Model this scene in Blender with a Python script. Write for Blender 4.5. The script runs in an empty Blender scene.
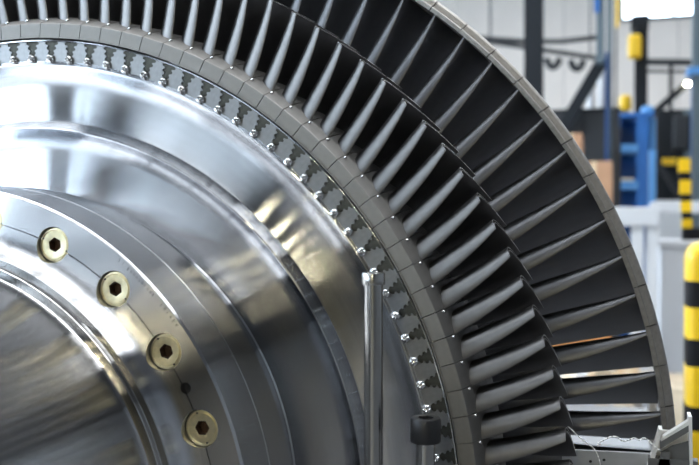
import bpy, bmesh, math, random
from mathutils import Vector, Matrix
random.seed(7)
S = bpy.context.scene
COL = S.collection
PI = math.pi
H = 1.04                      # height of the rotor axis above the floor

# ------------------------------------------------------------------ camera
FPX = 896.97
CAM = Vector((0.67780, -0.90749, 0.30933 + H))
CR = Vector((0.956864305, 0.290535185, 0.0000956)); CU = Vector((-0.00399933, 0.01284251, 0.99990953)); CW = Vector((-0.29050767, 0.95677812, -0.01345049))
cd = bpy.data.cameras.new('camera'); cam = bpy.data.objects.new('camera', cd); COL.objects.link(cam)
cd.sensor_width = 36; cd.lens = FPX / 699 * 36; cd.clip_start = 0.02; cd.clip_end = 200
m = Matrix((CR, CU, -CW)).transposed().to_4x4(); m.translation = CAM; cam.matrix_world = m
cd.dof.use_dof = True; cd.dof.focus_distance = 0.98; cd.dof.aperture_fstop = 5.6
S.camera = cam
def P(px, py, Y):             # the point of the plane y = Y seen at this pixel
    d = CW + CR * ((px - 349.5) / FPX) - CU * ((py - 232.5) / FPX)
    return CAM + d * ((Y - CAM.y) / d.y)

# ------------------------------------------------------------------ world, exposure
w = bpy.data.worlds.new('sky'); S.world = w; w.use_nodes = True
w.node_tree.nodes['Background'].inputs[0].default_value = (0.75, 0.85, 1, 1); w.node_tree.nodes['Background'].inputs[1].default_value = 1.0
S.view_settings.view_transform = 'Standard'; S.view_settings.look = 'None'; S.view_settings.gamma = 1; S.view_settings.use_curve_mapping = False
S.view_settings.exposure = 0.55
SKY_WIN, ROOF_FILL, LAMP = 8.0, 5.0, 165.0     # brightness of the daylight panes, the added rooflights and the hall lamps

# ------------------------------------------------------------------ materials
def mat(name, col, rough=0.5, metal=0.0, var=0.0, scale=20, bump=0.0, aniso=0.0, emit=0.0, rvar=0.0, spec=0.5):
    mt = bpy.data.materials.new(name); mt.use_nodes = True; nt = mt.node_tree; b = nt.nodes['Principled BSDF']
    b.inputs['Base Color'].default_value = (*col, 1); b.inputs['Roughness'].default_value = rough; b.inputs['Metallic'].default_value = metal
    b.inputs['Specular IOR Level'].default_value = spec
    if emit: b.inputs['Emission Color'].default_value = (*col, 1); b.inputs['Emission Strength'].default_value = emit
    if var or bump or rvar:
        tc = nt.nodes.new('ShaderNodeTexCoord'); n = nt.nodes.new('ShaderNodeTexNoise'); n.inputs['Scale'].default_value = scale; n.inputs['Detail'].default_value = 5
        nt.links.new(tc.outputs['Object'], n.inputs['Vector'])
        if var:
            r = nt.nodes.new('ShaderNodeValToRGB'); nt.links.new(n.outputs['Fac'], r.inputs[0])
            r.color_ramp.elements[0].position = 0.3; r.color_ramp.elements[1].position = 0.7
            r.color_ramp.elements[0].color = (*[max(0, c * (1 - var)) for c in col], 1); r.color_ramp.elements[1].color = (*[min(1, c * (1 + var)) for c in col], 1)
            nt.links.new(r.outputs[0], b.inputs['Base Color'])
        if rvar:
            mr = nt.nodes.new('ShaderNodeMapRange'); nt.links.new(n.outputs['Fac'], mr.inputs[0])
            mr.inputs[3].default_value = max(0.02, rough - rvar); mr.inputs[4].default_value = min(1, rough + rvar); nt.links.new(mr.outputs[0], b.inputs['Roughness'])
        if bump:
            bp = nt.nodes.new('ShaderNodeBump'); bp.inputs['Strength'].default_value = bump; bp.inputs['Distance'].default_value = 0.002
            nt.links.new(n.outputs['Fac'], bp.inputs['Height']); nt.links.new(bp.outputs[0], b.inputs['Normal'])
    if aniso:
        t = nt.nodes.new('ShaderNodeTangent'); t.direction_type = 'RADIAL'; t.axis = 'Y'
        nt.links.new(t.outputs[0], b.inputs['Tangent']); b.inputs['Anisotropic'].default_value = aniso; b.inputs['Anisotropic Rotation'].default_value = 0.25
    return mt
def turned(name, col, across, along):      # lathe-turned steel: concentric tool marks scatter light across the grooves, hardly along them
    mt = bpy.data.materials.new(name); mt.use_nodes = True; nt = mt.node_tree; N = nt.nodes.new; L = nt.links.new
    nt.nodes.remove(nt.nodes['Principled BSDF'])
    g = N('ShaderNodeBsdfAnisotropic'); g.distribution = 'BECKMANN'; g.inputs['Color'].default_value = (*col, 1)
    g.inputs['Roughness'].default_value = (across * along) ** 0.25; g.inputs['Anisotropy'].default_value = 1 - (along / across) ** 0.5
    t = N('ShaderNodeTangent'); t.direction_type = 'RADIAL'; t.axis = 'Y'; L(t.outputs[0], g.inputs['Tangent'])
    tc = N('ShaderNodeTexCoord'); sp = N('ShaderNodeSeparateXYZ'); L(tc.outputs['Object'], sp.inputs[0])
    cx = N('ShaderNodeCombineXYZ'); L(sp.outputs[0], cx.inputs[0]); L(sp.outputs[2], cx.inputs[1])
    ln = N('ShaderNodeVectorMath'); ln.operation = 'LENGTH'; L(cx.outputs[0], ln.inputs[0])
    c2 = N('ShaderNodeCombineXYZ'); L(ln.outputs['Value'], c2.inputs[0]); L(sp.outputs[1], c2.inputs[1])
    n = N('ShaderNodeTexNoise'); n.inputs['Scale'].default_value = 500; n.inputs['Detail'].default_value = 3; L(c2.outputs[0], n.inputs['Vector'])
    r = N('ShaderNodeValToRGB'); L(n.outputs['Fac'], r.inputs[0]); r.color_ramp.elements[0].position = .3; r.color_ramp.elements[1].position = .7
    r.color_ramp.elements[0].color = (*[c * .93 for c in col], 1); r.color_ramp.elements[1].color = (*[min(1, c * 1.05) for c in col], 1); L(r.outputs[0], g.inputs['Color'])
    L(g.outputs[0], nt.nodes['Material Output'].inputs[0])
    return mt
M = dict(
    disc=turned('turned_disc_steel', (0.62, 0.63, 0.65), 0.165, 0.0030),
    flange=turned('turned_flange_steel', (0.62, 0.62, 0.63), 0.24, 0.014),
    shaft=turned('ground_shaft_steel', (0.60, 0.59, 0.58), 0.14, 0.005),
    blade=mat('blade_steel', (0.155, 0.15, 0.147), 0.40, 1.0, var=0.10, scale=60, rvar=0.05),
    blade2=mat('blade_steel_second_row', (0.138, 0.138, 0.143), 0.42, 1.0, var=0.08, scale=60, rvar=0.05),
    tipedge=mat('light_tip_edge', (0.55, 0.54, 0.52), 0.45, 1.0),  # paler tone for the rim round the tip recess
    platform=mat('platform_steel', (0.25, 0.24, 0.225), 0.52, 1.0, var=0.08, scale=90, rvar=0.06),
    root=mat('root_steel', (0.075, 0.075, 0.066), 0.45, 0.9, var=0.2, scale=200),
    lobe=mat('rim_lobe_steel', (0.26, 0.262, 0.265), 0.38, 1.0, var=0.06, scale=200),
    shroud=mat('shroud_steel', (0.36, 0.34, 0.315), 0.50, 1.0, var=0.12, scale=150, rvar=0.06),
    pin=mat('bright_pin_steel', (0.85, 0.85, 0.84), 0.14, 1.0),
    plug=mat('yellow_passivated_steel', (0.80, 0.72, 0.48), 0.36, 1.0, var=0.10, scale=180, rvar=0.06),
    socket=mat('rusty_socket', (0.10, 0.055, 0.03), 0.7, 0.3, var=0.4, scale=300),
    dark=mat('black_oxide', (0.035, 0.035, 0.037), 0.38, 0.6),
    chrome=mat('ground_rod_steel', (0.46, 0.455, 0.44), 0.20, 1.0),
    stamp=mat('stamped_marks', (0.12, 0.12, 0.12), 0.6, 0.5),
    drum=mat('rotor_drum_steel', (0.30, 0.30, 0.30), 0.4, 0.9),
    bracket=mat('grey_sheet_metal', (0.115, 0.115, 0.112), 0.5),
    bracketw=mat('bare_sheet_edge', (0.80, 0.79, 0.76), 0.35, 0.2),
    plate=mat('pale_sheet', (0.42, 0.43, 0.44), 0.5, 0, var=0.08, scale=60),
    wire=mat('bright_wire', (0.92, 0.92, 0.90), 0.4, 0.4),
    floor=mat('dark_industrial_floor', (0.10, 0.10, 0.105), 0.45, 0, var=0.15, scale=1.2),
    floorl=mat('light_grey_floor_coating', (0.36, 0.365, 0.38), 0.5, 0, var=0.08, scale=1.2),
    bench=mat('grey_bench_top', (0.26, 0.27, 0.28), 0.5),
    floorw=mat('white_floor_coating', (0.72, 0.73, 0.74), 0.4, 0, var=0.05, scale=1.2),
    wall=mat('grey_white_cladding', (0.66, 0.605, 0.55), 0.6, 0, var=0.05, scale=0.8),
    wallg=mat('plain_grey_wall', (0.16, 0.16, 0.165), 0.7),
    walltan=mat('tan_wall', (0.34, 0.29, 0.19), 0.7),  # tan stands in for warm lamplight on the rear wall, tints the disc
    ceil=mat('ceiling_sheet', (0.22, 0.22, 0.23), 0.7),
    black=mat('black_steel', (0.016, 0.018, 0.021), 0.6, 0, spec=0.15),
    darkgrey=mat('dark_grey_paint', (0.035, 0.037, 0.040), 0.55, spec=0.2),
    bluegrey=mat('blue_grey_paint', (0.10, 0.135, 0.155), 0.5),
    blue=mat('blue_paint', (0.015, 0.12, 0.38), 0.45),
    lblue=mat('light_blue_paint', (0.10, 0.30, 0.62), 0.45),
    dblue=mat('dark_blue_paint', (0.012, 0.05, 0.15), 0.45),
    yellow=mat('yellow_paint', (0.80, 0.50, 0.02), 0.4),
    byellow=mat('bollard_yellow', (0.78, 0.48, 0.006), 0.35),
    bblack=mat('bollard_black', (0.010, 0.010, 0.011), 0.6, spec=0.1),
    white=mat('white_paint', (0.58, 0.585, 0.60), 0.45),
    card=mat('brown_cardboard', (0.46, 0.26, 0.15), 0.8, 0, var=0.08, scale=6),
    cardl=mat('light_cardboard', (0.66, 0.50, 0.32), 0.8, 0, var=0.08, scale=6),
    wood=mat('pale_pallet_wood', (0.68, 0.56, 0.40), 0.7, 0, var=0.15, scale=8),
    orange=mat('orange_brown_timber', (0.60, 0.27, 0.09), 0.7, 0, var=0.12, scale=6),
    sky=mat('daylight_pane', (0.70, 0.85, 1.0), 0.3, 0, emit=SKY_WIN),
    frost=mat('frosted_daylight_pane', (0.70, 0.85, 1.0), 0.3, 0, emit=SKY_WIN * .3),
    roof_fill=mat('added_rooflight_pane', (0.92, 0.96, 1.0), 0.3, 0, emit=ROOF_FILL),
    lamp=mat('hall_lamp_glow', (1.0, 0.91, 0.62), 0.3, 0, emit=LAMP),
)

# ------------------------------------------------------------------ helpers
def tag(o, label=None, cat=None, group=None, kind=None):
    if label: o['label'] = label
    if cat: o['category'] = cat
    if group: o['group'] = group
    if kind: o['kind'] = kind
    return o
def empty(name, loc, label=None, cat=None, group=None):
    o = bpy.data.objects.new(name, None); COL.objects.link(o); o.location = loc; o.empty_display_size = 0.1
    return tag(o, label, cat, group)
def link(name, me, parent=None, loc=(0, 0, 0)):
    o = bpy.data.objects.new(name, me); COL.objects.link(o); o.location = loc
    if parent: o.parent = parent
    return o
def fin(bm, name, mt, smooth=None):
    bmesh.ops.recalc_face_normals(bm, faces=bm.faces)
    me = bpy.data.meshes.new(name); bm.to_mesh(me); bm.free()
    for x in (mt if isinstance(mt, (list, tuple)) else [mt]): me.materials.append(M[x])
    if smooth is not None:
        me.polygons.foreach_set('use_smooth', [True] * len(me.polygons)); me.set_sharp_from_angle(angle=math.radians(smooth))
    return me
def box(bm, lo, hi, bev=0.0):
    v = [bm.verts.new((x, y, z)) for z in (lo[2], hi[2]) for y in (lo[1], hi[1]) for x in (lo[0], hi[0])]
    fs = [bm.faces.new([v[i] for i in q]) for q in ((0, 1, 3, 2), (4, 6, 7, 5), (0, 4, 5, 1), (2, 3, 7, 6), (0, 2, 6, 4), (1, 5, 7, 3))]
    if bev:
        es = list({e for f in fs for e in f.edges}); bmesh.ops.bevel(bm, geom=es, offset=bev, segments=2, affect='EDGES', profile=0.5)
def prism(bm, pts, axis, a, b):                     # polygon pts extruded along an axis
    def mk(p, h):
        q = {'x': (h, p[0], p[1]), 'y': (p[0], h, p[1]), 'z': (p[0], p[1], h)}[axis]; return bm.verts.new(q)
    A = [mk(p, a) for p in pts]; B = [mk(p, b) for p in pts]; n = len(pts)
    bm.faces.new(A); bm.faces.new(B[::-1])
    for i in range(n): bm.faces.new((A[i], B[i], B[(i + 1) % n], A[(i + 1) % n]))
def bar(bm, p, q, w, d):                            # square bar between two points
    p, q = Vector(p), Vector(q); z = (q - p).normalized(); x = z.orthogonal().normalized() if abs(z.y) > .9 else z.cross(Vector((0, 1, 0))).normalized(); y = z.cross(x)
    v = [bm.verts.new(c + x * (sx * w / 2) + y * (sy * d / 2)) for c in (p, q) for sx, sy in ((-1, -1), (1, -1), (1, 1), (-1, 1))]
    bm.faces.new(v[:4]); bm.faces.new(v[4:][::-1])
    for i in range(4): bm.faces.new((v[i], v[4 + i], v[4 + (i + 1) % 4], v[(i + 1) % 4]))
def lathe_y(bm, prof, n=240, closed=False, a0=0, a1=2 * PI, mi=None):     # (r, y) profile turned round the y axis
    full = abs(a1 - a0 - 2 * PI) < 1e-6; k = n if full else n + 1; rows = []
    for r, y in prof:
        if r < 1e-7: rows.append([bm.verts.new((0, y, 0))] * k)
        else: rows.append([bm.verts.new((r * math.cos(a0 + (a1 - a0) * i / n), y, r * math.sin(a0 + (a1 - a0) * i / n))) for i in range(k)])
    pairs = list(zip(rows, rows[1:])) + ([(rows[-1], rows[0])] if closed else [])
    for A, B in pairs:
        for i in range(n):
            j = (i + 1) % k; f = []
            for v in (A[i], A[j], B[j], B[i]):
                if v not in f: f.append(v)
            if len(f) > 2: bm.faces.new(f)
    if closed and not full:
        bm.faces.new([r[0] for r in rows]); bm.faces.new([r[-1] for r in rows])
def lathe_z(bm, prof, n=32, c=(0, 0)):
    rows = []
    for r, z in prof:
        rows.append([bm.verts.new((c[0], c[1], z))] * n if r < 1e-7 else [bm.verts.new((c[0] + r * math.cos(2 * PI * i / n), c[1] + r * math.sin(2 * PI * i / n), z)) for i in range(n)])
    for A, B in zip(rows, rows[1:]):
        for i in range(n):
            f = []
            for v in (A[i], A[(i + 1) % n], B[(i + 1) % n], B[i]):
                if v not in f: f.append(v)
            if len(f) > 2: bm.faces.new(f)
def tube(bm, pts, rad, n=6):
    pts = [Vector(p) for p in pts]; rings = []
    for i, p in enumerate(pts):
        t = (pts[min(i + 1, len(pts) - 1)] - pts[max(i - 1, 0)]).normalized(); x = t.cross(Vector((0.3, 1, 0.1))).normalized(); y = t.cross(x)
        rings.append([bm.verts.new(p + (x * math.cos(2 * PI * k / n) + y * math.sin(2 * PI * k / n)) * rad) for k in range(n)])
    for A, B in zip(rings, rings[1:]):
        for k in range(n): bm.faces.new((A[k], A[(k + 1) % n], B[(k + 1) % n], B[k]))
    bm.faces.new(rings[0]); bm.faces.new(rings[-1][::-1])
def part(name, mt, parent, fn, smooth=None, loc=(0, 0, 0)):
    bm = bmesh.new(); fn(bm); return link(name, fin(bm, name, mt, smooth), parent, loc)
def boxpart(name, mt, parent, lo, hi, bev=0.0): return part(name, mt, parent, lambda bm: box(bm, lo, hi, bev))

# ------------------------------------------------------------------ the hall (setting)
X0, X1, Y0, Y1, ZC = -14.0, 13.0, -50.0, 30.0, 10.0
def struct(name, mt, lo, hi): return tag(boxpart(name, mt, None, lo, hi), kind='structure')
struct('floor', 'floor', (X0 - .3, Y0 - .3, -0.2), (X1 + .3, Y1 + .3, 0))
struct('trim_1', 'floorl', (-1.1, 3.4, 0), (X1, Y1, 0.004))
struct('trim_2', 'floorw', (-10, -6, 0), (-1.1, 9, 0.004))  # unseen white lane, added to bounce light into the disc fillets
struct('ceiling', 'ceil', (X0 - .3, Y0 - .3, ZC), (X1 + .3, Y1 + .3, ZC + .2))
struct('wall_left', 'wallg', (X0 - .3, Y0, 0), (X0, Y1, ZC))
struct('wall_right', 'wallg', (X1, Y0, 0), (X1 + .3, Y1, ZC))
struct('wall_front', 'walltan', (X0, Y0 - .3, 0), (X1, Y0, ZC))
wb = struct('wall_back', 'wallg', (X0, Y1, 0), (X1, Y1 + .3, ZC))
bm = bmesh.new(); box(bm, (0.01, -0.05, 0), (1.19, 0, 9.9), 0.008); wpm = fin(bm, 'wall_panel', 'wall')
for i in range(-11, 10): link('wall_panel', wpm, wb, (i * 1.2, Y1, 0))
nwin = 0
def window(lo, hi, axis, sgn, nx, nz, paneM):       # framed window standing on a wall: frame > panes
    global nwin; nwin += 1
    a, b = lo, hi; t = 0.06
    def fr(bm):
        ua = 1 if axis == 'x' else 0
        us = [a[ua] + (b[ua] - a[ua]) * i / nx for i in range(nx + 1)]
        for u in us:
            l, h = list(a), list(b); l[ua] = u - .05; h[ua] = u + .05; box(bm, l, h)
        vz = 1 if axis == 'z' else 2
        for k in range(nz + 1):
            z = a[vz] + (b[vz] - a[vz]) * k / nz; l, h = list(a), list(b); l[vz] = z - .05; h[vz] = z + .05; box(bm, l, h)
    o = tag(part('window_%d' % nwin, 'darkgrey', None, fr), kind='structure')
    ua = 1 if axis == 'x' else 0; vz = 1 if axis == 'z' else 2; da = {'x': 0, 'y': 1, 'z': 2}[axis]
    du = (b[ua] - a[ua]) / nx; dz = (b[vz] - a[vz]) / nz
    l, h = [0, 0, 0], [0, 0, 0]; l[ua] = .05; h[ua] = du - .05; l[vz] = .05; h[vz] = dz - .05
    th = (b[da] - a[da]); l[da] = th * .35; h[da] = th * .65
    bm = bmesh.new(); box(bm, l, h); me = fin(bm, 'pane', paneM)
    for i in range(nx):
        for k in range(nz):
            q = list(a); q[ua] += du * i; q[vz] += dz * k; link('pane', me, o, q)
    return o
for (y, l) in ((-19.4, 5.8), (-12.6, 6.4), (-5.2, 6.4), (2.2, 6.4), (9.6, 6.4), (17.0, 6.4)):      # tall windows along the left wall
    window((X0, y, 3.0), (X0 + .12, y + l, 8.6), 'x', 1, 4, 3, 'sky')
for y in (-21.35, -22.1): window((X0, y, 3.0), (X0 + .12, y + .42, 8.6), 'x', 1, 1, 3, 'sky')
for y in (-30.5, -37.0): window((X0, y, 3.0), (X0 + .12, y + 5.5, 8.6), 'x', 1, 4, 3, 'frost')
for (x, y, dx, dy) in ((-9, -6.0, 4.5, 2.4), (3.0, -5.8, 4.0, 2.0), (-7, -16.4, 7, 2.0), (-8, -1.6, 15, 3.2), (-9, 6.5, 9, 3.0), (-13.6, 7.0, 4.2, 15), (-9, 12.0, 17, 2.4), (-9, 20.0, 17, 2.4)):      # unseen rooflights, added to brighten the rotor's upper surfaces and the hall
    window((x, y, ZC - .12), (x + dx, y + dy, ZC), 'z', -1, 6 if dx > 10 else 3, 1, 'roof_fill')
q = P(622, 21, Y1); window((q.x, Y1 - .17, q.z), (q.x + 8, Y1 - .05, 9.9), 'y', -1, 5, 1, 'sky')      # high window in the far wall

# ------------------------------------------------------------------ hall lamps (rows under the ceiling)
bm = bmesh.new(); prism(bm, [(-.16, .03), (-.05, .14), (.05, .14), (.16, .03), (.145, .03), (.045, .125), (-.045, .125), (-.145, .03)], 'y', -.62, .62); lsh = fin(bm, 'lamp_shade', 'darkgrey')
bm = bmesh.new(); prism(bm, [(-.12, .03), (.12, .03), (.10, .0), (-.10, .0)], 'y', -.57, .57); lgl = fin(bm, 'lamp_tube', 'lamp')
bm = bmesh.new(); lathe_z(bm, [(0, .14), (.012, .14), (.012, ZC - 7.5), (0, ZC - 7.5)], 8); lro = fin(bm, 'hanging_rod', 'darkgrey')
ORD = ['first', 'second', 'third', 'fourth', 'fifth', 'sixth', 'seventh', 'eighth']
for k in range(8):
    o = empty('strip_lamp', (0.0, -14.5 - 3.9 * k, 7.5), 'warm strip lamp hanging behind the camera, %s from the rotor' % ORD[k], 'lamp', 'hanging strip lamps')
    link('lamp_shade', lsh, o); link('lamp_tube', lgl, o)
    for yy in (-.5, .5): link('hanging_rod', lro, o, (0, yy, 0))

# ------------------------------------------------------------------ turbine rotor
RB = 0.75
rotor = empty('turbine_rotor', (0, 0, H - RB), 'large bladed steel turbine rotor with bolted coupling flange and two blade rows', 'turbine rotor')
O = (0, 0, RB)
N1, N2 = 124, 93
PT1, PT2 = 2 * PI / N1, 2 * PI / N2
A1 = 1.5748            # angle of a joint of the first row
A2 = 0.9251            # angle of a shroud joint of the second row
def rot(o, a): o.rotation_euler = (0, -a, 0); return o

# shaft and coupling flange (one turned body, counterbores cut for the plugs)
shaft_prof = [(.2842, -.1545), (.2838, -.1552), (.2776, -.1555), (.2769, -.1561), (.2766, -.1572), (.2764, -.1605), (.2757, -.1614), (.2694, -.1617), (.2678, -.1624), (.2668, -.1640), (.2665, -.1670), (.2665, -.60), (.262, -.605), (.10, -.605), (0, -.605)]
part('shaft', 'shaft', rotor, lambda bm: lathe_y(bm, shaft_prof, 240), 28, O)
fl = [(.335, -.018), (.338, -.0225), (.3465, -.0230), (.3480, -.0245), (.3480, -.0745), (.3473, -.0750), (.3473, -.0762), (.3480, -.0767), (.3452, -.1275), (.3437, -.1295), (.3430, -.1300),
      (.3131, -.1300), (.3129, -.1270), (.3120, -.1270), (.3118, -.1300), (.3060, -.1303), (.3000, -.1315), (.2960, -.1335), (.2920, -.1370), (.2890, -.1415), (.2866, -.1470), (.2852, -.1530), (.2844, -.1548),
      (.2600, -.1548), (.2600, -.018)]
bm = bmesh.new(); lathe_y(bm, fl, 240, closed=True); flm = fin(bm, 'coupling_flange', 'flange', 28)
flange = link('coupling_flange', flm, rotor, O)
RBOLT, AB = 0.3126, 1.1445
cut = bmesh.new()
def cyl_y(bm, x, z, r, y0, y1, n=40): prism(bm, [(x + r * math.cos(2 * PI * i / n), z + r * math.sin(2 * PI * i / n)) for i in range(n)], 'y', y0, y1)
for k in range(24):
    a = AB - k * PI / 12; cyl_y(cut, RBOLT * math.cos(a), RBOLT * math.sin(a), .0183, -.1170, -.20)
hp = P(185.7, 388.2, -.13); cyl_y(cut, hp.x, hp.z - H, .0056, -.112, -.20, 28)
cm = fin(cut, 'cut', 'flange'); co = link('cut', cm, None); co.location = (0, 0, H)
flange.location = O
md = flange.modifiers.new('b', 'BOOLEAN'); md.object = co; md.operation = 'DIFFERENCE'; md.solver = 'EXACT'
bpy.context.view_layer.update()
me2 = bpy.data.meshes.new_from_object(flange.evaluated_get(bpy.context.evaluated_depsgraph_get()))
flange.modifiers.clear(); flange.data = me2; me2.name = 'coupling_flange'; bpy.data.objects.remove(co); me2.set_sharp_from_angle(angle=math.radians(28))

part('hole_shade_disc', 'dark', rotor, lambda bm: cyl_y(bm, hp.x, hp.z - H, .0054, -.1215, -.1125, 24), None, O)  # dark disc painted in for the shade inside the hole
# locking plugs: gold ring body with rim, inner disc, hex socket and two punch marks
def plug_body(bm):
    lathe_y(bm, [(0, .004), (.0170, .004), (.0176, .003), (.0176, -.0050), (.0169, -.0058), (.0155, -.0060), (.0152, -.0050), (.0146, -.0048), (.0143, -.0056), (.0080, -.0056)], 40)
    ring = sorted([v for v in bm.verts if abs(v.co.y + .0056) < 1e-6 and v.co.xz.length < .0081], key=lambda v: math.atan2(v.co.z, v.co.x))
    n = len(ring); hexv, hexb = [], []
    for v in ring:                                   # hex outline
        a = math.atan2(v.co.z, v.co.x); s = (a + PI / 6) % (PI / 3) - PI / 6; rr = .0066 / math.cos(s)
        hexv.append(bm.verts.new((rr * math.cos(a), -.0054, rr * math.sin(a)))); hexb.append(bm.verts.new((rr * math.cos(a), .0035, rr * math.sin(a))))
    mi = []
    for i in range(n):
        j = (i + 1) % n; bm.faces.new((ring[i], ring[j], hexv[j], hexv[i])); f = bm.faces.new((hexv[i], hexv[j], hexb[j], hexb[i])); f.material_index = 1
    f = bm.faces.new(hexb); f.material_index = 1
bm = bmesh.new(); plug_body(bm); plm = fin(bm, 'locking_plug', ['plug', 'socket'], 30)
bm = bmesh.new(); lathe_y(bm, [(0, -.0063), (.0009, -.0062), (.0011, -.0055), (0, -.0050)], 10); pmm = fin(bm, 'punch_mark', 'dark', 40)
for k in range(24):
    a = AB - k * PI / 12
    o = link('locking_plug', plm, rotor, (RBOLT * math.cos(a), -.1208, RB + RBOLT * math.sin(a))); rot(o, a + 0.35 * math.sin(k * 2.3)); o['label'] = 'pale gold plug with a rusty hex socket'
    da = -0.35 * math.sin(k * 2.3)
    for s in (1, -1):
        q = a + PI / 2 * s - (a - da); link('punch_mark', pmm, o, (.0150 * math.cos(q), 0, .0150 * math.sin(q)))
# stamped numbers along the flange edge: three groups of small struck characters
def stamp(p0, p1, n):
    q0, q1 = P(*p0, -.13), P(*p1, -.13)
    a0, a1 = math.atan2(q0.z - H, q0.x), math.atan2(q1.z - H, q1.x); r = .5 * (math.hypot(q0.x, q0.z - H) + math.hypot(q1.x, q1.z - H))
    def fn(bm):
        for i in range(n):
            a = a0 + (a1 - a0) * i / max(1, n - 1)
            for (u, v, du, dv) in random.choice([((0, 0, 0, 1), (.5, 0, .5, 1)), ((0, 0, 0, 1),), ((0, 1, .5, 0), (0, 0, .5, 0)), ((0, 0, 0, 1), (0, 1, .5, .5), (0, 0, .5, 0))]):
                def pt(u, v): aa = a - u * .0026 / r; rr = r - .0016 + v * .0032; return (rr * math.cos(aa), -.1300, rr * math.sin(aa))
                bar(bm, pt(u, v), pt(du, dv), .0005, .0004)
    o = part('stamped_marking', 'stamp', rotor, fn, None, O); o['label'] = 'row of small stamped characters'; return o
stamp((119, 260), (123.5, 263), 2); stamp((128, 268.5), (153, 294.5), 10); stamp((161, 305), (177, 324), 6)

# disc between the flange and the blade rim
dp = [(.336, -.021), (.3345, -.014), (.3345, .0130), (.3352, .0165), (.3370, .0178), (.345, .0180), (.394, .0180), (.400, .0172), (.4055, .0148), (.4100, .0112), (.4135, .0062), (.4155, .0015),
      (.4168, -.0008), (.4182, -.0018), (.4196, -.0012), (.4262, .0098), (.4275, .0122), (.4300, .0130), (.4690, .0130), (.4745, .0122), (.4805, .0098), (.4856, .0060), (.4892, .0022), (.4916, .0003), (.4934, -.0006), (.4948, -.0004),
      (.4956, .0010), (.4962, .0010), (.4968, .0002), (.4990, .0002), (.4994, .0006), (.4994, .0090), (.5200, .0090), (.5200, .0), (.5204, -.0030), (.5216, -.0030), (.5220, -.0010), (.5220, .0760), (.500, .0780), (.45, .078), (.20, .078), (.20, -.021)]
disc = part('blade_disc', 'disc', rotor, lambda bm: lathe_y(bm, dp, 360, closed=True), 30, O)
# fir-tree profile (radius, half width)
FT = [(.5010, .0012), (.5040, .0014), (.5052, .0036), (.5066, .0044), (.5080, .0040), (.5088, .0027), (.5102, .0031), (.5112, .0056), (.5126, .0063), (.5140, .0058), (.5147, .0042), (.5160, .0046), (.5169, .0078), (.5182, .0086), (.5192, .0082), (.5198, .0068), (.5200, .0068)]
def rootmesh(bm):
    pts = [(r * math.cos(w / r), r * math.sin(w / r)) for r, w in FT] + [(r * math.cos(-w / r), r * math.sin(-w / r)) for r, w in FT[::-1]]
    prism(bm, pts, 'y', .0010, .0092)
def lobemesh(bm):
    g = .00032; prof = [(.4994, .0)] + [(r, w + g) for r, w in FT[1:]]
    h = PT1 / 2
    L = [(r, -(h - w / r)) for r, w in prof]; R = [(r, (h - w / r)) for r, w in prof[::-1]]
    L[0] = (.4974, -(h - .0046 / .5)); R[-1] = (.4974, (h - .0046 / .5)); L.insert(1, (.5030, -(h - .0046 / .5))); R.insert(len(R) - 1, (.5030, (h - .0046 / .5)))
    prism(bm, [(r * math.cos(a), r * math.sin(a)) for r, a in L + R], 'y', 0.0, .0092)
def ballmesh(bm):
    n = 14; rad = .0053; prof = []
    for i in range(9):
        t = PI / 2 * i / 8; prof.append((rad * math.sin(t), -rad * math.cos(t)))
    prof += [(rad, .004), (0, .004)]
    prof[0] = (0, -.0030); prof[1] = (.0009, -.0034)
    lathe_y(bm, prof, n)
    for a in (0.4, 2.5, 4.6):                        # punched dents round the peened pin
        for v in bm.verts:
            d = (v.co - Vector((.0026 * math.cos(a), -.0035, .0026 * math.sin(a)))).length
            if d < .0013: v.co *= 0.84
bm = bmesh.new(); rootmesh(bm); rtm = fin(bm, 'fir_tree_root', 'root')
bm = bmesh.new(); lobemesh(bm); lbm = fin(bm, 'rim_lobe', 'lobe')
bm = bmesh.new(); ballmesh(bm); blm = fin(bm, 'locking_pin', 'pin', 35)
# airfoils
def bez(a, b, c, d, u): return tuple(a[i] * (1 - u) ** 3 + 3 * b[i] * u * (1 - u) ** 2 + 3 * c[i] * u * u * (1 - u) + d[i] * u ** 3 for i in (0, 1))
US = [0, .006, .025, .06, .12, .2, .3, .42, .55, .68, .8, .9, 1.0]
def section(sec, k=1.0, lo=0.0, hi=1.0, slope=0.0):
    r, le, c1, c2, te, th = sec; sp, pp = [], []
    for u0 in US:
        u = lo + (hi - lo) * u0; p = bez(le, c1, c2, te, u); e = 1e-3
        q0, q1 = bez(le, c1, c2, te, max(0, u - e)), bez(le, c1, c2, te, min(1, u + e)); d = Vector((q1[0] - q0[0], q1[1] - q0[1])).normalized()
        h = (1.3 * th * u ** .6 * (1 - u) ** .9 + .00035 * min(1, u * 8)) * k
        sp.append((p[0] + d.y * h, p[1] - d.x * h)); pp.append((p[0] - d.y * h, p[1] + d.x * h))
    loop = sp + pp[-1:0:-1]
    return [((r + slope * (y - le[1])) * math.cos(t / r), y, (r + slope * (y - le[1])) * math.sin(t / r)) for t, y in loop]
def lerp(a, b, s): return tuple(x + (y - x) * s for x, y in zip(a, b))
def quad(a, m, b, s): return tuple(x * (1 - s) * (1 - 2 * s) + 4 * y * s * (1 - s) + z * s * (2 * s - 1) for x, y, z in zip(a, m, b))
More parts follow.
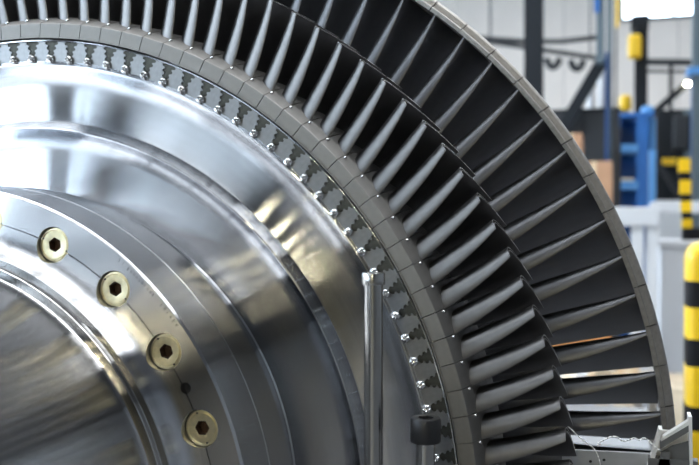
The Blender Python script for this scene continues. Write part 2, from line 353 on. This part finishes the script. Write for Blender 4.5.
def airfoil(bm, root, mid, tip, n, recess=False):
    rows = []
    for i in range(n + 1):
        s = i / n
        sec = (root[0] + (tip[0] - root[0]) * s, *[quad(root[j], mid[j], tip[j], s) for j in (1, 2, 3, 4)], quad(root[5:], mid[5:], tip[5:], s)[0])
        rows.append([bm.verts.new(p) for p in section(sec, slope=.065 * s if recess else 0)])
    k = len(rows[0])
    for A, B in zip(rows, rows[1:]):
        for i in range(k): bm.faces.new((A[i], A[(i + 1) % k], B[(i + 1) % k], B[i]))
    bm.faces.new(rows[0][::-1])
    if not recess: bm.faces.new(rows[-1]); return
    def inner(dr):
        s = (tip[0] + dr, *tip[1:]); return [bm.verts.new(p) for p in section(s, .58, .03, .82, .065)]
    I, J = inner(0), inner(-.0022)
    for A, B in ((rows[-1], I), (I, J)):
        for i in range(k): f = bm.faces.new((A[i], A[(i + 1) % k], B[(i + 1) % k], B[i])); f.material_index = 1 if B is I else 0
    bm.faces.new(J)
bm = bmesh.new(); airfoil(bm, (.545, (-.0010, .0100), (.0300, .0170), (.0210, .036), (.0010, .066), .0060), (.588, (.0085, .0093), (.0360, .0165), (.0240, .037), (-.0045, .069), .0052), (.6315, (.0228, .0085), (.0430, .0180), (.0265, .040), (-.0080, .0720), .0042), 10, True)
b1m = fin(bm, 'blade', ['blade', 'tipedge'], 50)
PPROF = [(.5235, -.0045), (.5236, -.0060), (.5248, -.0060), (.5251, -.0045), (.5403, -.0045), (.5410, -.0038), (.5488, .0115), (.5540, .027), (.5575, .050), (.5590, .0780), (.5235, .0780)]
bm = bmesh.new(); g = .0004 / .54; lathe_y(bm, PPROF, 3, True, g, PT1 - g); ppm = fin(bm, 'platform', 'platform')
bm = bmesh.new(); bmesh.ops.create_icosphere(bm, subdivisions=2, radius=.0019); cpm = fin(bm, 'caulking_pin', 'pin', 60)
for k in range(N1):
    a = A1 - k * PT1
    b = rot(link('blade', b1m, rotor, O), a)
    link('platform', ppm, b)
    r_ = rot(link('fir_tree_root', rtm, b), PT1 / 2); r_['label'] = 'dark toothed blade root'
    link('caulking_pin', cpm, b, (.5462, .0050, -.0024))
    rot(link('rim_lobe', lbm, disc), a)
    q = a + PT1 / 2
    rot(link('locking_pin', blm, rotor, (.5 * math.cos(q), -.0005, RB + .5 * math.sin(q))), a + random.uniform(-.5, .5))
# second blade row: drum behind, shrouded blades
part('rotor_drum', 'drum', rotor, lambda bm: lathe_y(bm, [(.45, .078), (.50, .080), (.505, .19), (.515, .20), (.530, .225), (.545, .36), (.530, .37), (.30, .38), (.21, .39), (.20, .42), (.20, 1.10), (0, 1.10)], 160), 30, O)
D2 = math.radians
def s2(r, ale, d1, ac, ate, yl, y1, y2, yt, th): return (r, (D2(ale) * r, yl), (D2(ale) * r + d1, y1), (D2(ac) * r, y2), (D2(ate) * r, yt), th)
bm = bmesh.new(); airfoil(bm, s2(.53, -2.3, .055, -.4, -3.9, .236, .248, .290, .345, .0070), s2(.629, -1.4, .043, -1.2, -4.12, .238, .249, .286, .345, .0058), s2(.7285, 0, .0110, -1.6, -4.3, .2395, .248, .280, .345, .0042), 10)
b2m = fin(bm, 'shrouded_blade', 'blade2', 50)
SPROF = [(.7275, .2400), (.7280, .2385), (.7330, .2375), (.7340, .2385), (.7345, .2420), (.7410, .2440), (.7435, .2460), (.7440, .2500), (.7440, .3480), (.7275, .3480)]
bm = bmesh.new(); g = .0006 / .73; lathe_y(bm, SPROF, 4, True, -PT2 + g, -g); shm = fin(bm, 'shroud_segment', 'shroud')
bm = bmesh.new(); box(bm, (-.0032, 0, -.0005), (.0032, .0022, .0005)); jtm = fin(bm, 'joint_mark', 'dark')
for k in range(N2):
    a = A2 - k * PT2
    b = rot(link('shrouded_blade', b2m, rotor, O), a - D2(.82))
    rot(link('shroud_segment', shm, b), D2(.82))

# ------------------------------------------------------------------ rods standing before the disc, on a stand
p = P(373.5, 400, -.075); px = P(425.5, 440, -.075)
zr = P(373.5, 272.5, -.075).z; zb = P(425.5, 417.5, -.075).z
sc = (p.y - CAM.y) / FPX / .9568 * 1.0
TOPZ = H - .02
st = empty('support_stand', (p.x, -.075, 0), 'dark steel stand on the floor carrying the rods before the disc', 'stand')
boxpart('base_plate', 'darkgrey', st, (-.12, -.10, 0), (.20, .05, .02), .004)
boxpart('column', 'darkgrey', st, (-.01, -.035, .02), (.09, .035, TOPZ - .03), .006)
boxpart('top_plate', 'darkgrey', st, (-.03, -.045, TOPZ - .03), (.10, .045, TOPZ), .003)
R1 = 9.4 * .00097
def rodm(bm): lathe_z(bm, [(0, TOPZ), (R1, TOPZ), (R1, zr - .0110), (0, zr - .0110)], 40)
def capm(bm): lathe_z(bm, [(R1, zr - .0118), (R1 * 1.23, zr - .0116), (R1 * 1.24, zr - .0110), (R1 * 1.24, zr - .0012), (R1 * 1.16, zr), (R1 * .5, zr), (0, zr - .0002)], 40)
ro = empty('guide_rod', (p.x, p.y, 0), 'polished upright steel rod with a collared top in front of the disc', 'rod')
part('rod', 'chrome', ro, rodm, 40); part('collar', 'chrome', ro, capm, 40)
bo = empty('socket_head_bolt', (px.x, px.y, 0), 'upright socket head bolt with black head beside the polished rod', 'bolt')
R2 = 15 * .00097
def headm(bm):
    lathe_z(bm, [(R2 * .62, zb - .0230), (R2 * .96, zb - .0230), (R2, zb - .0215), (R2, zb - .0015), (R2 * .93, zb)], 40)
    top = [(R2 * .62, zb)]; n = 40
    o_ = [v for v in bm.verts if abs(v.co.z - zb) < 1e-7]; o_.sort(key=lambda v: math.atan2(v.co.y, v.co.x)); rows = []
    for z, f in ((zb, 0), (zb - .010, 0)):
        rr = []
        for v in o_:
            a = math.atan2(v.co.y, v.co.x); s = (a + PI / 6) % (PI / 3) - PI / 6; rr.append(bm.verts.new((R2 * .50 / math.cos(s) * math.cos(a), R2 * .50 / math.cos(s) * math.sin(a), z)))
        rows.append(rr)
    for A, B in ((o_, rows[0]), (rows[0], rows[1])):
        for i in range(n): bm.faces.new((A[i], A[(i + 1) % n], B[(i + 1) % n], B[i]))
    bm.faces.new(rows[1])
part('head', 'dark', bo, headm, 40)
part('shank', 'chrome', bo, lambda bm: lathe_z(bm, [(0, TOPZ), (R1, TOPZ), (R1, zb - .0225), (0, zb - .0225)], 40), 40)

# shaft supports (below the picture): roller stands
for (y, r, nm) in ((-.50, .2665, 'front'), (.80, .20, 'rear')):
    v = empty('roller_stand', (0, y, 0), 'dark steel roller stand carrying the rotor shaft at its %s end' % nm, 'stand')
    boxpart('base_plate', 'darkgrey', v, (-.35, -.08, 0), (.35, .08, .03), .005)
    boxpart('column', 'darkgrey', v, (-.20, -.05, .03), (.20, .05, H - r - .12), .006)
    boxpart('top_rail', 'bluegrey', v, (-.24, -.06, H - r - .12), (.24, .06, H - r - .062), .004)
    for sx in (-1, 1):
        t = .55; cx, cz = (r + .05) * math.sin(t) * sx, H - (r + .05) * math.cos(t)
        part('roller', 'chrome', v, lambda bm: cyl_y(bm, cx, cz, .0495, -.04, .04, 28), 40)
        boxpart('roller_cheek', 'bluegrey', v, (cx - .03, -.06, H - r - .062), (cx + .03, -.045, cz + .02)); boxpart('roller_cheek', 'bluegrey', v, (cx - .03, .045, H - r - .062), (cx + .03, .06, cz + .02))

# ------------------------------------------------------------------ grey bracket and wire at the lower right
YB = .10
def poly(bm, pts, Y, d): prism(bm, [(P(x, y, Y).x, P(x, y, Y).z) for x, y in pts], 'y', Y, Y + d)
br = empty('sheet_metal_bracket', (P(668, 465, YB).x, YB, 0), 'grey folded sheet metal bracket with bright edges beside the blade tips', 'bracket')
def brp(name, mt, fn): o = part(name, mt, br, fn); o.location = -br.location; return o
brp('side_edge', 'bracketw', lambda bm: poly(bm, [(659, 429.5), (662.5, 430), (652, 470), (647, 470)], YB - .002, .020))
brp('back_plate', 'bracketw', lambda bm: poly(bm, [(661, 430), (676, 431), (690, 433), (690, 470), (652, 470)], YB + .012, .003))
brp('front_panel', 'bracket', lambda bm: poly(bm, [(662, 452), (672, 446), (690, 441), (690, 470), (656, 470)], YB + .002, .003))
brp('inner_panel', 'bracket', lambda bm: poly(bm, [(661, 452), (670, 452), (670, 470), (657, 470)], YB - .003, .004))
brp('diagonal_bar', 'bracket', lambda bm: poly(bm, [(660, 442), (690, 424.5), (690, 431), (660, 449)], YB - .004, .006))
brp('diagonal_edge', 'bracketw', lambda bm: poly(bm, [(663, 437), (690, 420), (690, 424.5), (661, 442)], YB - .004, .012))
brp('upright', 'bracketw', lambda bm: poly(bm, [(688.5, 417), (692, 417), (693, 470), (690, 470)], YB - .006, .026))
def platem(bm):
    poly(bm, [(562, 449.5), (638, 453), (652, 454), (652, 478), (562, 478)], YB + .020, .004)
brp('pale_plate', 'plate', platem)
for (x, y) in ((590.5, 461.5), (604, 460)): brp('hole_shade_dot', 'dark', lambda bm: poly(bm, [(x + 1.6 * math.cos(t), y + 1.4 * math.sin(t)) for t in [k * PI / 5 for k in range(10)]], YB + .0192, .002))  # dark dots laid on the plate in place of shaded holes
zl = P(668, 470, YB).z
def legm(bm): c = br.location; box(bm, (c.x - .02, YB - .003, .012), (c.x + .03, YB + .012, zl + .012))
brp('leg', 'bracket', legm)
def footm(bm): c = br.location; box(bm, (c.x - .08, YB - .06, 0), (c.x + .09, YB + .07, .012), .002)
brp('foot', 'bracket', footm)
WY = YB - .012
def wirep(pts): return [P(x, y, WY + .0015 * math.sin(i * 2.1)) for i, (x, y) in enumerate(pts)]
def smooth(pts, n=5):
    out = []
    for i in range(len(pts) - 1):
        p0, p1, p2, p3 = pts[max(i - 1, 0)], pts[i], pts[i + 1], pts[min(i + 2, len(pts) - 1)]
        for k in range(n):
            t = k / n; out.append(tuple(.5 * ((2 * b) + (c - a) * t + (2 * a - 5 * b + 4 * c - d) * t * t + (-a + 3 * b - 3 * c + d) * t ** 3) for a, b, c, d in zip(p0, p1, p2, p3)))
    return out + [pts[-1]]
w1 = smooth([(598, 446), (598.5, 443), (603, 440.5), (610, 437), (617, 437), (623, 441), (629, 440), (634, 438), (639, 440), (644, 438), (649, 441), (654, 446), (660, 450.5)])
tag(part('curled_wire', 'wire', None, lambda bm: tube(bm, wirep(w1), .0008)), 'thin wavy bright wire caught on the sheet metal bracket', 'wire')
w2 = smooth([(556, 407), (561, 413), (567, 425), (572, 430), (578, 436), (584, 440.5), (590, 445), (595, 450), (598, 456), (600, 463), (602, 475)])
tag(part('curled_wire', 'wire', None, lambda bm: tube(bm, wirep(w2), .0007)), 'thin bright wire trailing down across the lower blade tips', 'wire')

# ------------------------------------------------------------------ background of the hall
def bx(x0, y0, x1, y1, Y, d):          # box whose front face fills these pixels on the plane y = Y
    a, b = P(x0, y1, Y), P(x1, y0, Y); return (a.x, Y, a.z), (b.x, Y + d, b.z)
def grounded(x0, y0, x1, y1, Y, d): lo, hi = bx(x0, y0, x1, y1, Y, d); return (lo[0], lo[1], 0.0), hi
def root_at(name, x, Y, label, cat, group=None): q = P(x, 220, Y); return empty(name, (q.x, Y, 0), label, cat, group)
def loc(par, lohi): c = par.location; return tuple(tuple(v - w for v, w in zip(t, c)) for t in lohi)
def bp(name, mt, par, lohi, bev=0.0): lo, hi = loc(par, lohi); return boxpart(name, mt, par, lo, hi, bev)
def hbeam(name, mt, par, x0, x1, Y, d, z0, z1):
    a, b = P(x0, 220, Y).x - par.location.x, P(x1, 220, Y).x - par.location.x; t = .03; mdl = (a + b) / 2
    boxpart('flange', mt, par, (a, 0, z0), (b, t, z1)); boxpart('flange', mt, par, (a, d - t, z0), (b, d, z1)); boxpart('web', mt, par, (mdl - t / 2, t, z0), (mdl + t / 2, d - t, z1))

c1 = root_at('steel_column', 532, 11, 'black steel column rising before the pale cladding wall', 'column'); hbeam('c', 'black', c1, 523.5, 541.5, 11, .25, 0, ZC)
boxpart('base_plate', 'black', c1, (-.25, -.1, 0), (.25, .35, .03))
# far shelf rail and pipes
pr = tag(part('wall_pipe', 'darkgrey', None, lambda bm: tube(bm, [P(455, 36, 12), P(523, 41, 12), P(560, 41.5, 12), P(600, 37, 12)], .036, 10)), 'dark pipe running across the pale wall behind the black column', 'pipe')
tray = empty('cable_tray', P(568, 58, 12.3), 'dark narrow cable tray with hanging hose loops under the wall pipe', 'cable tray')
bm = bmesh.new(); bar(bm, P(477, 40, 12.3) - tray.location, P(596, 58, 12.3) - tray.location, .05, .12); link('tray', fin(bm, 'tray', 'darkgrey'), tray)
for (x, y) in ((553, 66), (577, 68)):
    part('hose_loop', 'darkgrey', tray, lambda bm: tube(bm, [P(x - 6 + 6 * (1 - math.cos(t)), y - 8 + 9 * math.sin(t), 12.28) - tray.location for t in [i * PI / 8 for i in range(9)]], .05, 8), 60)
for x in (490, 590): q = P(x, 42 if x == 490 else 57, 12.3) - tray.location; boxpart('hanger', 'darkgrey', tray, (q.x - .01, -.02, q.z), (q.x + .01, .02, ZC - tray.location.z))
# blue grey column with yellow edge
c2 = root_at('portal_column', 606, 9, 'blue grey steel column with a yellow edge strip and a dark diagonal brace', 'column')
bp('post', 'bluegrey', c2, grounded(605, -200, 613, 500, 9, .25)); bp('head_plate', 'bluegrey', c2, bx(596, -200, 605, 62, 9, .25)); bp('side_channel', 'darkgrey', c2, grounded(613, -200, 618, 500, 9.02, .22))
bp('yellow_strip', 'yellow', c2, bx(615.5, -60, 619, 27, 8.97, .04)); bp('blue_rail', 'dblue', c2, grounded(603.5, 52, 609, 500, 8.96, .035)); bp('blue_sticker', 'blue', c2, bx(594, -10, 600, 12, 8.97, .028))
boxpart('base_plate', 'bluegrey', c2, (-.22, -.08, 0), (.22, .33, .025))
# dark cabinet with doors, a brace leaning on it, white cylinders on top
cab = root_at('machine_cabinet', 590, 9.6, 'black machine cabinet left of the blue grey column', 'cabinet')
lo, hi = grounded(545, 107, 622, 500, 9.6, .7); bp('body', 'black', cab, (lo, hi), .01)
mx = (lo[0] + hi[0]) / 2
for (a, b) in ((lo[0] + .02, mx - .01), (mx + .01, hi[0] - .02)):
    d = bp('door', 'darkgrey', cab, ((a, 9.58, .15), (b, 9.60, hi[2] - .05)), .004); boxpart('handle', 'black', d, (.02 + a - cab.location.x, -.045, 1.0), (.04 + a - cab.location.x, -.019, 1.2))
zc = hi[2]
for (x, y, r, lb) in ((601.5, 65, 3.8, 'tall white gas cylinder standing on the black cabinet'), (590.5, 80, 3.5, 'shorter pale gas cylinder standing on the black cabinet')):
    q = P(x, y, 9.85); s = 10.9 / FPX; h = q.z - zc
    e = empty('gas_cylinder', (q.x, 9.9, zc), lb, 'gas cylinder', 'gas cylinders on the cabinet')
    part('body', 'white', e, lambda bm: lathe_z(bm, [(0, 0), (r * s, 0), (r * s, h * .78), (r * s * .8, h * .86), (r * s * .35, h * .92), (0, h * .92)], 20), 40); part('valve', 'darkgrey', e, lambda bm: lathe_z(bm, [(r * s * .3, h * .91), (r * s * .3, h), (0, h)], 12), 40)
bm = bmesh.new(); bar(bm, P(549, 152, 9.42) - c2.location, P(604, 58, 9.32) - c2.location, .13, .12); link('brace_arm', fin(bm, 'brace_arm', 'black'), c2)
# cartons on a trolley
def carton(x0, y0, x1, y1, Y, d, mt, lb, z=None, grp='cartons'):
    lo, hi = bx(x0, y0, x1, y1, Y, d)
    if z is not None: lo = (lo[0], lo[1], z)
    e = empty('carton', ((lo[0] + hi[0]) / 2, Y, lo[2]), lb, 'box', grp); l, h = loc(e, (lo, hi)); boxpart('body', mt, e, l, h, .006)
    boxpart('tape', 'cardl' if mt != 'cardl' else 'wood', e, (-.02, l[1] - .001, l[2] + .003), (.02, h[1] - .01, h[2] + .0012)); return hi
shl = root_at('box_rack', 590, 7, 'dark rack shelf that holds the brown cartons behind the blades', 'rack')
zs1 = P(600, 206, 7).z; zs2 = P(575, 161, 7.3).z
bp('shelf', 'black', shl, ((P(540, 220, 7).x, 6.95, zs1 - .03), (P(618, 220, 7).x, 7.85, zs1))); bp('shelf', 'black', shl, ((P(540, 220, 7).x, 7.3, zs2 - .03), (P(586, 220, 7).x, 7.85, zs2)))
for x in (541, 613.5): bp('upright', 'darkgrey', shl, ((P(x, 220, 7).x, 7.80, 0), (P(x + 7, 220, 7).x, 7.86, P(580, 120, 7).z))); bp('upright', 'darkgrey', shl, ((P(x, 220, 7).x, 6.95, 0), (P(x + 4, 220, 7).x, 7.0, zs1)))
carton(560, 133, 582, 161, 7.35, .4, 'card', 'small brown cardboard carton on the upper rack shelf', zs2)
carton(575, 161, 612.5, 206, 7.0, .28, 'card', 'large brown cardboard carton on the lower rack shelf', zs1)
# dark columns and yellow devices right of the portal column
c3 = root_at('crane_post', 640, 13, 'black crane post with a yellow hoist block near its top', 'post')
bp('post', 'black', c3, grounded(634, 20, 648, 500, 13, .3)); bp('head', 'black', c3, bx(631, 14, 649, 27, 12.95, .4)); bp('hoist_block', 'yellow', c3, bx(628, 33, 642, 58, 12.75, .22), .05); bp('hook_block', 'darkgrey', c3, bx(632, 29, 638, 34, 12.8, .12)); bp('chain', 'darkgrey', c3, bx(634, 58, 636, 118, 12.8, .03))
y2 = root_at('yellow_lubricator', 625, 12.5, 'yellow tank on a slim stand left of the crane post', 'tank')
lo, hi = bx(619, 94, 631, 110, 12.5, .18); part('tank', 'yellow', y2, lambda bm: lathe_z(bm, [(0, lo[2]), (.07, lo[2]), (.085, lo[2] + .03), (.085, hi[2] - .03), (.05, hi[2]), (0, hi[2])], 16, (0, .1)), 40); boxpart('stand', 'darkgrey', y2, (-.03, .07, 0), (.03, .13, lo[2]))
for q in ((660, 100, 690, 62, 'slanted dark conveyor arm with a glowing round lamp at its tip'),):
    e = empty('conveyor_arm', P(655, 112, 12.2), q[4], 'conveyor'); bm = bmesh.new(); bar(bm, P(648, 118, 12.2) - e.location, P(687, 84, 12.2) - e.location, .09, .1); link('arm', fin(bm, 'arm', 'black'), e)
    bm = bmesh.new(); c = P(660, 108, 12.2) - e.location; box(bm, (c.x - .05, -.05, -e.location.z), (c.x + .05, .05, c.z)); link('leg', fin(bm, 'leg', 'black'), e)
sl = link('signal_lamp', None, e, P(687.5, 84, 12.1) - e.location)
bm = bmesh.new(); bmesh.ops.create_uvsphere(bm, u_segments=16, v_segments=10, radius=.028); link('bulb', fin(bm, 'bulb', 'lamp', 60), sl); part('holder', 'darkgrey', sl, lambda bm: lathe_z(bm, [(0, -.06), (.02, -.06), (.022, -.018), (0, -.018)], 12), 40)
hr = tag(part('guard_rail', 'darkgrey', None, lambda bm: (bar(bm, P(642, 62, 14), P(720, 63, 14), .10, .06), bar(bm, P(642, 71, 14), P(720, 72, 14), .04, .06), bar(bm, P(671, 62, 14), Vector((P(671, 62, 14).x, 14, 0)), .06, .06), bar(bm, P(712, 62, 14), Vector((P(712, 62, 14).x, 14, 0)), .06, .06))), 'dark horizontal guard rail across the pale wall at the right', 'railing')
c4 = root_at('steel_column', 697, 10, 'blue grey column cut by the right edge of the picture', 'column'); bp('post', 'bluegrey', c4, grounded(691, -200, 708, 500, 10, .3)); bp('blue_face', 'blue', c4, grounded(689, 74, 692, 500, 9.98, .02)); bp('cap', 'lblue', c4, bx(688, 66, 709, 74, 9.95, .35))
# blue rack
bl = root_at('blue_shelf_rack', 638, 8, 'bright blue steel rack with shelves in front of the crane post', 'rack')
bp('side_panel', 'blue', bl, grounded(636, 116, 648.5, 208, 8, .06)); bp('upright', 'lblue', bl, grounded(648.5, 150, 656, 208, 7.98, .08)); bp('upright', 'dblue', bl, grounded(619, 112, 621, 208, 8, .5)); bp('back_panel', 'blue', bl, grounded(620, 116, 637, 146, 8.5, .03))
bp('top_plate', 'blue', bl, bx(620, 112, 654, 117, 7.98, .55))
bp('drive_unit', 'lblue', bl, bx(641, 105, 654, 117, 8.0, .25), .03); bp('side_box', 'lblue', bl, bx(648.5, 117, 656, 150, 8.1, .2), .02)
for y in (144, 181): bp('shelf', 'lblue', bl, bx(620.5, y, 638, y + 8, 7.97, .5))
bp('tray', 'wood', bl, bx(621, 178, 634, 181, 8.0, .3))
# black machine right, with striped post and yellow bar
bk = root_at('machine_housing', 675, 11.2, 'black machine housing right of the blue rack', 'machine')
bp('housing', 'black', bk, bx(656, 108, 712, 200, 11.2, .8), .02); bp('plinth', 'floorw', bk, grounded(652, 200, 716, 500, 11.15, .9)); bp('hood', 'darkgrey', bk, bx(673, 114, 690, 150, 11.1, .2), .03); bp('yellow_bar', 'yellow', bk, bx(662, 158, 676, 165, 11.1, .08)); bp('side_plate', 'bluegrey', bk, bx(684, 108, 712, 158, 11.15, .05))
bmm = bmesh.new(); bar(bmm, P(656, 160, 11.05) - bk.location, P(680, 197, 11.05) - bk.location, .07, .06); link('brace', fin(bmm, 'brace', 'darkgrey'), bk)
# white bench
def bench(name, lb, x0, x1, yt, yb, Y, d, legs, mt='white'):
    e = root_at(name, (x0 + x1) / 2, Y, lb, 'bench'); bp('top', mt, e, bx(x0, yt, x1, yb, Y, d), .01); zb_ = P(x0, yb, Y).z
    for (a, b) in legs:
        for yy in (Y + .03, Y + d - .1): lo = (P(a, 220, Y).x, yy, 0); hi = (P(b, 220, Y).x, yy + .07, zb_); bp('leg', mt, e, (lo, hi), .004)
    return e
b1 = bench('white_bench', 'white steel bench frame just right of the shroud ring', 560, 660, 207, 226, 5.2, .9, ((565, 574), (632, 644), (648.5, 658.5)))
b2 = bench('white_bench', 'long pale bench in front of the black machine housing', 652, 720, 201, 213, 7.2, .7, ((655, 660), (708, 713)), 'white')
b3 = root_at('pale_crate', 685, 6.2, 'low pale grey crate under the striped post', 'crate'); bp('body', 'white', b3, grounded(660, 242, 722, 260, 6.2, .8), .01); bp('lid', 'white', b3, bx(658, 241, 724, 247, 6.17, .86), .01)
zt3 = P(724, 241, 6.17).z
sp = empty('striped_post', (P(684, 220, 6.5).x, 6.5, zt3), 'short yellow and black striped post on the pale crate', 'post')
lo, hi = bx(683, 228, 703, 241, 6.4, .25); bp('base', 'bblack', sp, ((lo[0], lo[1], zt3), hi), .01)
for (a, b, mt) in ((158, 172, 'byellow'), (172, 180, 'bblack'), (180, 194, 'byellow'), (194, 201, 'bblack'), (201, 212, 'byellow'), (212, 219, 'bblack'), (219, 228, 'byellow')): bp('stripe_band', mt, sp, bx(678.5 + (a - 158) * .06, a, 690.5 + (a - 158) * .03, b, 6.48, .07))
# bollard at the right edge
q = P(716, 243, 2.15); s = (2.15 - CAM.y) / FPX; bol = empty('bollard', (q.x, 2.15, 0), 'square bollard with rounded top in yellow and black bands at the right edge', 'bollard')
rb = 27 * s; zy = lambda y: P(716, y, 2.15).z
ed = [250, 280, 306, 337, 364, 403, 427, 462, 490, 525, 555]; ed = [y for y in ed if zy(y) > .06]; zs = [zy(y) for y in ed]
def sq(bm, prof, n=48):
    rows = []
    for r, z in prof:
        row = []
        for k in range(n):
            t = 2 * PI * k / n; c, d = math.cos(t), math.sin(t); f = (abs(c) ** 6 + abs(d) ** 6) ** (-1 / 6); row.append(bm.verts.new((r * f * c, r * f * d, z)))
        rows.append(row)
    for A, B in zip(rows, rows[1:]):
        for k in range(n): bm.faces.new((A[k], A[(k + 1) % n], B[(k + 1) % n], B[k]))
    bm.faces.new(rows[0]); bm.faces.new(rows[-1])
part('dome_cap', 'byellow', bol, lambda bm: sq(bm, [(rb, zs[1]), (rb, zs[0] - .035)] + [(rb * (.55 + .45 * math.cos(t)), zs[0] - .035 + .06 * math.sin(t)) for t in [i * PI / 16 for i in range(1, 9)]]), 50)
for i in range(1, len(zs)):
    z1 = zs[i]; z0 = zs[i + 1] if i + 1 < len(zs) else 0.02; part('band', 'bblack' if i % 2 else 'byellow', bol, lambda bm: sq(bm, [(rb, z0), (rb, z1)]), 50)
boxpart('base_plate', 'bblack', bol, (-rb * 1.6, -rb * 1.6, 0), (rb * 1.6, rb * 1.6, .02), .004)
# pallet with boxes on the floor right of the ring, and timber seen through the blades
pl = root_at('pallet', 655, 4.6, 'pale wooden pallet carrying light boxes low behind the ring', 'pallet')
pz = P(630, 386, 4.6).z
xa, xb = P(560, 220, 4.6).x, P(690, 220, 4.6).x
for i in range(6): bp('deck_board', 'wood', pl, ((xa, 4.6 + i * .095, pz - .025), (xb, 4.6 + i * .095 + .075, pz)))
for i in range(3): x = xa + (xb - xa - .09) * i / 2; bp('bearer', 'wood', pl, ((x, 4.6, pz - .12), (x + .09, 5.15, pz - .025)))
for i in range(3):
    x = xa + (xb - xa - .12) * i / 2
    for yy in (4.6, 5.01): bp('block', 'wood', pl, ((x, yy, 0), (x + .12, yy + .14, pz - .12)))
carton(616, 365, 639, 386, 4.75, .3, 'cardl', 'flat light cardboard carton on the pallet, lower of two', pz); zc2 = P(639, 365, 4.75).z + .002
carton(618, 345, 641, 365, 4.77, .26, 'cardl', 'light cardboard carton on the pallet, upper of two', zc2)
carton(575, 374, 608, 386, 4.7, .35, 'white', 'low white box on the pallet behind the blades', pz, 'white boxes')
tb = root_at('timber_block', 570, 2.3, 'orange brown timber block seen through gaps of the blades', 'timber'); zt0 = P(580, 356, 2.3).z
bp('block', 'orange', tb, ((P(505, 220, 2.3).x, 2.3, zt0), (P(611, 220, 2.3).x, 2.65, P(580, 296, 2.3).z)), .006)
for x in (510, 595): bp('trestle_leg', 'wood', tb, ((P(x, 220, 2.3).x, 2.33, 0), (P(x + 14, 220, 2.3).x, 2.6, zt0)))
gb = root_at('steel_tray_table', 590, 1.6, 'pale steel table low behind the blades and wire', 'table'); zt4 = P(610, 446, 1.6).z
bp('top', 'bench', gb, ((P(500, 220, 1.6).x, 1.6, zt4 - .03), (P(652, 220, 1.6).x, 2.15, zt4)), .004)
for x in (503, 640):
    for yy in (1.62, 2.08): bp('leg', 'bluegrey', gb, ((P(x, 220, 1.6).x, yy, 0), (P(x + 9, 220, 1.6).x, yy + .04, zt4 - .03)))
